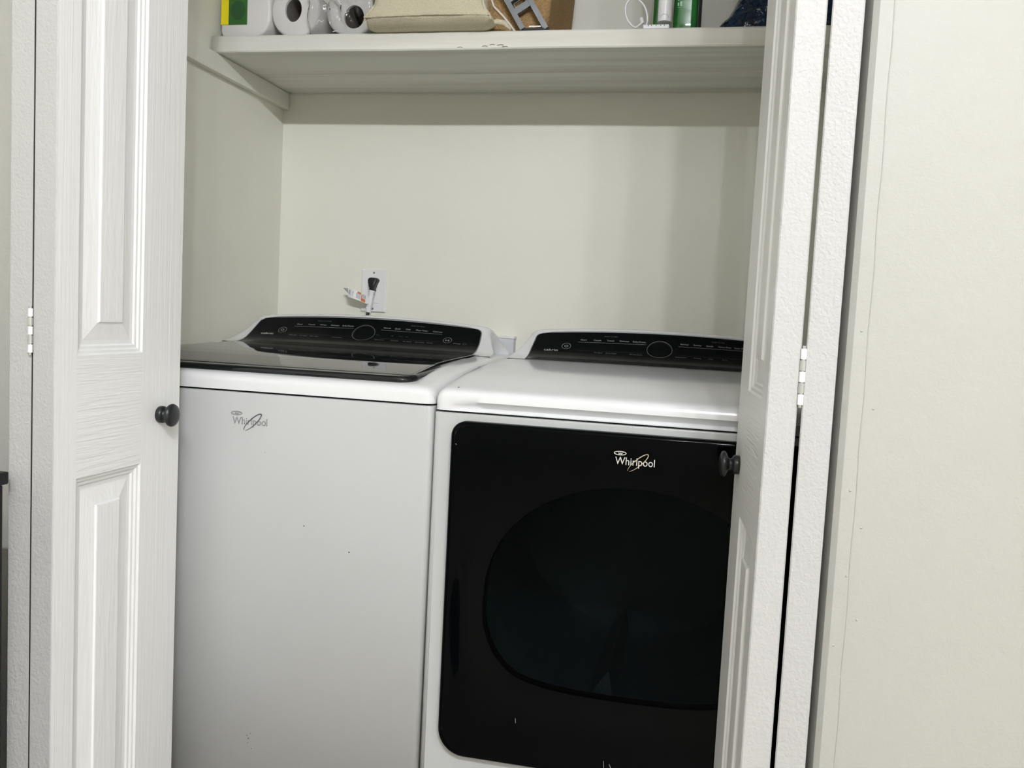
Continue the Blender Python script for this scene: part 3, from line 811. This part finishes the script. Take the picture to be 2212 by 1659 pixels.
# clear film bunched round the two rolls
fb = thing('plastic_wrap', 'clear crinkled plastic film bunched around the unlabelled paper rolls', 'plastic wrap', (.28, -.3, ST))
mb = MB(); P = []
for i in range(34):
    u = i/33; row = []
    for j in range(22):
        v = j/21; x = lerp(.235, .392, u); z = ST+.0012+v*.14
        y = -.3565-.010*sin(pi*min(1, v*1.15))-.004*sin(i*1.1+j*.7)*sin(pi*u)*sin(pi*v)-.003*random.random()*sin(pi*v)
        if i == 0 or i == 33: y += .012
        row.append((x+.003*sin(j*.8), y, z))
    P.append(row)
mb.grid(P); o = mb.build('film', FILM, fb, True)
md = o.modifiers.new('thickness', 'SOLIDIFY'); md.thickness = .0003
mb = MB()
for pts in ([(.262, ST+.020), (.268, ST+.031), (.2745, ST+.026), (.280, ST+.030)], [(.295, ST+.088), (.305, ST+.080), (.313, ST+.074), (.3185, ST+.064), (.3225, ST+.062)], [(.302, ST+.004), (.310, ST+.006), (.318, ST+.004)]):
    mb.tube([(a, -.3705, b) for a, b in pts], [.0005]+[.0012]*(len(pts)-2)+[.0004], 6)
mb.build('crease', mat('film_crease', (.9, .9, .9), .1, .9), fb, True)['kind'] = 'stuff'

# bags
LINEN = mat('cream_linen_weave', (.80, .74, .54), .85, .2, bump=[(380, .0016, (1, 1, 3), 0, 2), (380, .0016, (3, 1, 1), 0, 2)], mottle=(420, (.64, .57, .38), (.6, 1, 1.5), .45, .8))
JUTE = mat('brown_jute_weave', (.52, .34, .16), .9, .15, bump=[(380, .0022, (1, 1, 2), 0, 2), (380, .0018, (3, 1, 1), 0, 2)], mottle=(330, (.32, .19, .08), (1, 1, 1), .4, .7))
PIPE = mat('white_piping', (.74, .70, .62), .8)
def soft_bag(root, name, prof, m, seed, wr=.003, ny=7):
    """prof rows: z, x0, x1, yfront, yback ; rounded-rectangle loops"""
    rnd = random.Random(seed); mb = MB(); R = []
    for i, (z, x0, x1, yf, yb, lift) in enumerate(prof):
        o = rrect(x0, yf, x1, yb, (.012, .012, .02, .02), 4)
        # densify
        D = []
        for a, b in zip(o, o[1:]+o[:1]):
            L = math.dist(a, b); n = max(1, int(L/.02))
            for k in range(n): D.append((lerp(a[0], b[0], k/n), lerp(a[1], b[1], k/n)))
        R.append([(x+wr*.6*sin(i*.9+y*40+seed), y+wr*sin(x*38+i*.8+seed)+wr*.5*sin(x*90+i), z+(lift*sin((x-x0)/(x1-x0)*pi) if lift else 0)) for x, y in D])
    L = min(len(r) for r in R)
    R2 = []
    for r in R:
        R2.append([r[int(k*len(r)/L)] for k in range(L)])
    mb.grid(R2, cv=True); mb.add(R2[0], [tuple(range(L-1, -1, -1))]); mb.add(R2[-1], [tuple(range(L))])
    o = fixn(mb.build(name, m, root, True, 70)); return o, R2
lb_ = thing('linen_bag', 'cream linen tote bag slumped over the front edge of the shelf', 'bag', (.52, -.30, ST))
prof = [(ST+.0008, .405, .650, -.380, -.352, 0), (ST+.004, .392, .665, -.400, -.351, .0), (ST+.010, .3965, .678, -.420, -.351, .002), (ST+.0165, .3960, .6775, -.426, -.351, .002), (ST+.028, .404, .668, -.423, -.351, 0), (ST+.042, .416, .661, -.419, -.351, 0), (ST+.060, .4195, .6575, -.415, -.352, 0), (ST+.09, .4210, .6560, -.411, -.352, 0), (ST+.15, .423, .655, -.404, -.352, 0), (ST+.24, .425, .652, -.398, -.352, 0), (ST+.30, .43, .648, -.390, -.352, 0)]
o, R2 = soft_bag(lb_, 'bag_body', prof, LINEN, 3, .0022)
# piped seams along the two front edges
for sx, nm in ((0, 'seam'), (1, 'seam')):
    pts = []
    for (z, x0, x1, yf, yb, l) in prof[2:]:
        pts.append(((x0+.002 if not sx else x1-.002), yf+.0045, z))
    MB().tube(pts, .0032, 8).build('seam', LINEN, lb_, True)
MB().tube([(.3985, -.4235, ST+.0165), (.46, -.4265, ST+.017), (.54, -.4275, ST+.0185), (.61, -.4265, ST+.018), (.6765, -.4245, ST+.0165)], .0022, 8).build('seam', LINEN, lb_, True)
mb = MB(); mb.tube([(.665, -.382, ST+.012), (.684, -.384, ST+.0145), (.698, -.3800, ST+.013), (.710, -.370, ST+.0025)], [.004, .006, .006, .0025], 8); mb.build('bag_fold', LINEN, lb_, True)

jb = thing('jute_bag', 'brown jute bag with white piping standing behind the cream linen bag', 'bag', (.6, -.16, ST))
prof = [(ST+.0008, .420, .772, -.338, -.07, 0), (ST+.01, .408, .782, -.341, -.06, 0), (ST+.03, .402, .786, -.342, -.055, 0), (ST+.08, .401, .792, -.342, -.05, 0), (ST+.16, .401, .798, -.342, -.05, 0), (ST+.26, .402, .80, -.340, -.055, 0), (ST+.33, .405, .795, -.335, -.06, 0)]
soft_bag(jb, 'bag_body', prof, JUTE, 9, .0015)
MB().tube([(.6585, -.3450, ST+.32), (.6580, -.3450, ST+.12), (.6600, -.3450, ST+.073), (.6640, -.3450, ST+.060), (.6860, -.3450, ST+.039), (.703, -.3440, ST+.020), (.716, -.3430, ST+.004)], .0026, 8).build('piping', PIPE, jb, True)
MB().tube([(.4015, -.3420, ST+.32), (.4010, -.3420, ST+.08), (.4, -.3420, ST+.05), (.4, -.3420, ST+.028)], .0026, 8).build('piping', PIPE, jb, True)

# metal frame tool leaning against the jute bag
ml = thing('metal_frame', 'grey metal ladder-like frame with rectangular cut-outs leaning on the jute bag', 'metal frame', (.755, -.31, ST))
WHM = mat('white_strip', (.85, .85, .85), .5)
ALU = mat('dull_aluminium', (.20, .21, .22), .4, .5, .85, bump=[(60, .0006, (1, 1, 1), 0, 3)])
base = Vector((.7640, -.3600, ST)); top = Vector((.5940, -.360, ST+.27))
ax = (top-base).normalized(); side = Vector((1, 0, 0)); side = (side-ax*side.dot(ax)).normalized(); nr = side.cross(ax).normalized()
def mp(u, s_, d): return base+ax*u+side*s_+nr*d
def bar3(mb, u0, u1, s0, s1, d0, d1):
    V = [mp(u, s_, d) for d in (d0, d1) for u, s_ in ((u0, s0), (u1, s0), (u1, s1), (u0, s1))]
    mb.add(V, [(0, 1, 2, 3), (7, 6, 5, 4), (0, 4, 5, 1), (1, 5, 6, 2), (2, 6, 7, 3), (3, 7, 4, 0)])
L_ = .115
for (s0, s1) in ((-.027, -.016), (.016, .027)):
    u_ = .0178 if s0 < 0 else -.0088
    mb = MB(); bar3(mb, u_, L_, s0, s1, -.009, .009); bar3(mb, u_, L_, s0+(.0 if s0 < 0 else .0035), s1-(.0035 if s0 < 0 else 0), -.0105, -.0088); fixn(mb.build('rail', ALU, ml))
for (u0, u1) in ((.052, .066), (.082, .10)):
    mb = MB(); bar3(mb, u0, u1, -.0165, .0165, -.006, .006); fixn(mb.build('cross_bar', ALU, ml))
mb = MB()
for (u0, u1, s0, s1) in ((.068, .0695, -.012, .012), (.0785, .080, -.012, .012), (.068, .080, -.0135, -.012), (.068, .080, .012, .0135)): bar3(mb, u0, u1, s0, s1, -.009, -.005)
fixn(mb.build('slot_rim', ALU, ml))
MB().box((.738, -.3695, ST+.0004), (.784, -.352, ST+.0048), bev=.0006).build('foot_pad', BLACKP, ml)
MB().box((.7500, -.3698, ST+.0068), (.7760, -.3690, ST+.0092)).build('white_strip', WHM, ml)

# power strip and its looped cord
psr = thing('power_strip', 'small white power strip with its cord looped up, lying on the shelf', 'power strip', (1.01, -.33, ST))
WPL = mat('white_plastic', (.76, .76, .76), .35, .45)
MB().box((.9915, -.362, ST+.0005), (1.046, -.235, ST+.0100), bev=.002).build('housing', WPL, psr)
mb = MB()
for x in (1.002, 1.0085, 1.0180, 1.0275, 1.0350): mb.box((x, -.3625, ST+.0062), (x+.0014, -.3615, ST+.0088))
mb.build('socket_slot', BLACKP, psr)['kind'] = 'stuff'
mb = MB(); mb.lathe([(0, 0), (.0042, 0), (.0036, .012), (0, .012)], (.9895, -.350, ST+.016), (-.3, 0, 1), 12); fixn(mb.build('cord_relief', WPL, psr, True, 40))
pts = []
for k in range(33):
    a = radians(-115-k*298/32)
    ex, ez = .0215*cos(a), .0335*sin(a); tq = radians(20)
    pts.append((.9745+ex*cos(tq)-ez*sin(tq), -.352+.02*k/32, ST+.0385+ex*sin(tq)+ez*cos(tq)))
pts = [(.9885, -.352, ST+.0165)]+pts
MB().tube(pts, .0022, 8).build('cord', WPL, psr, True)

tb = thing('white_tube', 'smooth white plastic tube standing between the green bottles', 'tube', (1.036, -.345, ST))
mb = MB(); mb.lathe([(0, .0186), (.0145, .0186), (.0148, .0205), (.0148, .30), (.013, .305), (0, .305)], (1.0345, -.345, ST), (0, 0, 1), 32); fixn(mb.build('tube_body', WPL, tb, True, 50))
V, F = ring2d(.0095, .0095, .0007, 0, 20, 160, 20); mb = MB(); mb.add([(1.0345+a, -.3605+abs(a)*.18, ST+.0215+b) for a, b in V], F)
mb.build('moulded_arc', mat('seam_grey', (.35, .35, .36), .6), tb)

BG = mat('green_bottle_liquid', (.018, .16, .03), .12, .5, coat=.6, mottle=(18, (.01, .10, .018), (1, 1, 1), .4, .7))
BE = mat('bottle_edge_shadow', (.02, .03, .03), .2)
def green_bottle(x, y, label, rx, ry):
    t = thing('green_bottle', label, 'bottle', (x, y, ST)); t['group'] = 'green bottles on the shelf'
    mb = MB(); R = []
    for z, k in ((.0005, .80), (.003, .90), (.009, .97), (.02, 1), (.14, 1), (.165, .97), (.19, .85), (.21, .6), (.222, .4), (.25, .36)):
        o = rrect(-rx*k, -ry*k, rx*k, ry*k, min(rx, ry)*k*.75, 6); R.append([(x+a, y+b, ST+z) for a, b in o])
    mb.grid(R, cv=True); mb.add(R[0], [tuple(range(len(R[0])-1, -1, -1))]); mb.add(R[-1], [tuple(range(len(R[0])))])
    fixn(mb.build('bottle_body', BG, t, True, 50))
    mb = MB().lathe([(0, .25), (.0145, .25), (.0145, .278), (.012, .281), (0, .281)], (x, y, ST), (0, 0, 1), 20); fixn(mb.build('cap', WPL, t, True, 40))
    return t
t = green_bottle(1.0765, -.315, 'green bottle with embossed front, right of the white tube', .0255, .020)
# embossed mark on the front of the bottle
mb = MB()
for (x0, x1, z0, z1) in ((1.0590, 1.0625, .055, .062), (1.0590, 1.0690, .0515, .0525), (1.0640, 1.0685, .0545, .0645), (1.0590, 1.0625, .0655, .0675)):
    mb.box((x0, -.3362, ST+z0), (x1, -.3348, ST+z1), bev=.0004)
mb.build('embossed_mark', mat('bottle_highlight_green', (.22, .42, .26), .15, .7), t)
green_bottle(1.0245, -.285, 'green bottle mostly hidden behind the left of the white tube', .0185, .016)
# dark strip standing behind the right bottle
t = thing('dark_bottle', 'dark narrow bottle peeking out at the right of the green bottle', 'bottle', (1.09, -.27, ST))
mb = MB(); R = []
for z, k in ((.0005, .82), (.010, .93), (.022, 1), (.15, 1), (.19, .8), (.21, .4), (.24, .4)):
    o = rrect(-.018*k, -.02*k, .018*k, .02*k, .012*k, 5); R.append([(1.090+a, -.262+b, ST+z) for a, b in o])
mb.grid(R, cv=True); mb.add(R[0], [tuple(range(len(R[0])-1, -1, -1))]); mb.add(R[-1], [tuple(range(len(R[0])))])
fixn(mb.build('bottle_body', mat('dark_bottle_plastic', (.05, .055, .055), .25), t, True, 50))

# crumpled dark blue plastic bag
pb = thing('plastic_bag', 'crumpled black and dark blue plastic bag at the right end of the shelf', 'bag', (1.25, -.2, ST))
BAGM = mat('dark_blue_bag_film', (.012, .016, .020), .2, .7, mottle=(5, (.006, .028, .075), (1, 1, 1), .42, .6), bump=[(9, .016, (1, 1, 1), 2.5, 3)])
mb = MB(); R = []; nn = 64; mm = 30
for j in range(mm+1):
    v = j/mm; z = ST+.0008+.26*v
    # left outline leans right as it rises
    xl = 1.1215+interp([(0, 0), (.03, .007), (.06, .014), (.12, .022), (.17, .037), (.25, .050), (.32, .058), (.6, .09), (1, .15)], v)*1.0
    xr_ = 1.46-.16*v*v
    cx, cy = (xl+xr_)/2, -.20; hx, hy = (xr_-xl)/2, .155*(1-.45*v)
    row = []
    for k in range(nn):
        a = 2*pi*k/nn; c_, s_ = cos(a), sin(a); e = .55
        px = (abs(c_)**e)*(1 if c_ > 0 else -1); py = (abs(s_)**e)*(1 if s_ > 0 else -1)
        nzv = .006*sin(k*1.9+j*1.3)*sin(j*.9+k*.5)+.004*sin(k*.7-j*2.1)+.002*random.uniform(-.3, .3)
        row.append((cx+px*hx+nzv*(1 if c_ > -.5 else .3), cy+py*hy-nzv, z+(.0006*random.uniform(-1, 1) if 0 < j else 0)))
    R.append(row)
mb.grid(R, cv=True); mb.add(R[0], [tuple(range(nn-1, -1, -1))]); mb.add(R[-1], [tuple(range(nn))])
fixn(mb.build('bag_film', BAGM, pb, True, 80))

# ------------------------------------------------------------------ black cabinet at the left edge
bc = thing('black_cabinet', 'black cabinet with an overhanging top, cut off at the left edge of the picture', 'cabinet', (-.05, -1.45, 0))
BW = mat('black_furniture_paint', (.006, .006, .007), .45, .35)
MB().box((-.36, -1.70, .789), (.2298, -1.225, .807), bev=.003).build('cabinet_top', BW, bc)
MB().box((-.35, -1.69, .05), (.2262, -1.232, .7885), bev=.002).build('cabinet_body', BW, bc)
for x in (-.345, .19):
    for y in (-1.685, -1.265): MB().box((x, y, 0), (x+.03, y+.03, .051)).build('cabinet_foot', BW, bc)
for (a, b) in ((-.345, -.064), (-.058, .222)):
    q = MB().box((a, -1.702, .07), (b, -1.6905, .78), bev=.002).build('cabinet_door', BW, bc)

# ------------------------------------------------------------------ the room's light bar and an added fill light (behind the viewer)
lf = thing('ceiling_lamp', 'hanging light bar with a row of small bare round bulbs, behind the viewer', 'lamp', (1.475, BULB_Y, H))
MB().box((1.02, BULB_Y-.02, BULB_Z+.060), (1.93, BULB_Y+.02, BULB_Z+.080), bev=.003).build('lamp_bar', STEEL, lf)
fixn(MB().lathe([(0, BULB_Z+.079), (.008, BULB_Z+.079), (.008, H-.02), (.06, H-.02), (.06, H-.0005), (0, H-.0005)], (1.475, BULB_Y, 0), (0, 0, 1), 20).build('lamp_stem', STEEL, lf, True, 40))
BM = mat('glowing_bulb', (1, 1, 1), .5, emis=((.955, .97, 1.03), BULB_STRENGTH))
for x, br in BULB_X:
    fixn(MB().lathe([(0, BULB_Z+.061), (.016, BULB_Z+.061), (.016, BULB_Z+br*.8), (0, BULB_Z+br*.8)], (x, BULB_Y, 0), (0, 0, 1), 14).build('bulb_socket', STEEL, lf, True, 40))
    mb = MB().lathe([(0, br)]+[(br*sin(radians(a)), br*cos(radians(a))) for a in range(15, 180, 15)]+[(0, -br)], (x, BULB_Y, BULB_Z), (0, 0, 1), 20)
    fixn(mb.build('bulb', BM, lf, True))
cl = thing('added_fill_light', 'added fill light, an unseen round glowing disc on the ceiling', 'lamp', (2.2, -4.2, H))
mb = MB().lathe([(0, -.04), (.33, -.04), (.35, -.03), (.35, -.0005), (0, -.0005)], (2.2, -4.2, H), (0, 0, 1), 40)  # glowing disc added as ambient fill, not a known lamp
fixn(mb.build('diffuser', mat('fill_diffuser', (1, 1, 1), .5, emis=((.955, .97, 1.03), FILL_STRENGTH)), cl, True, 40))
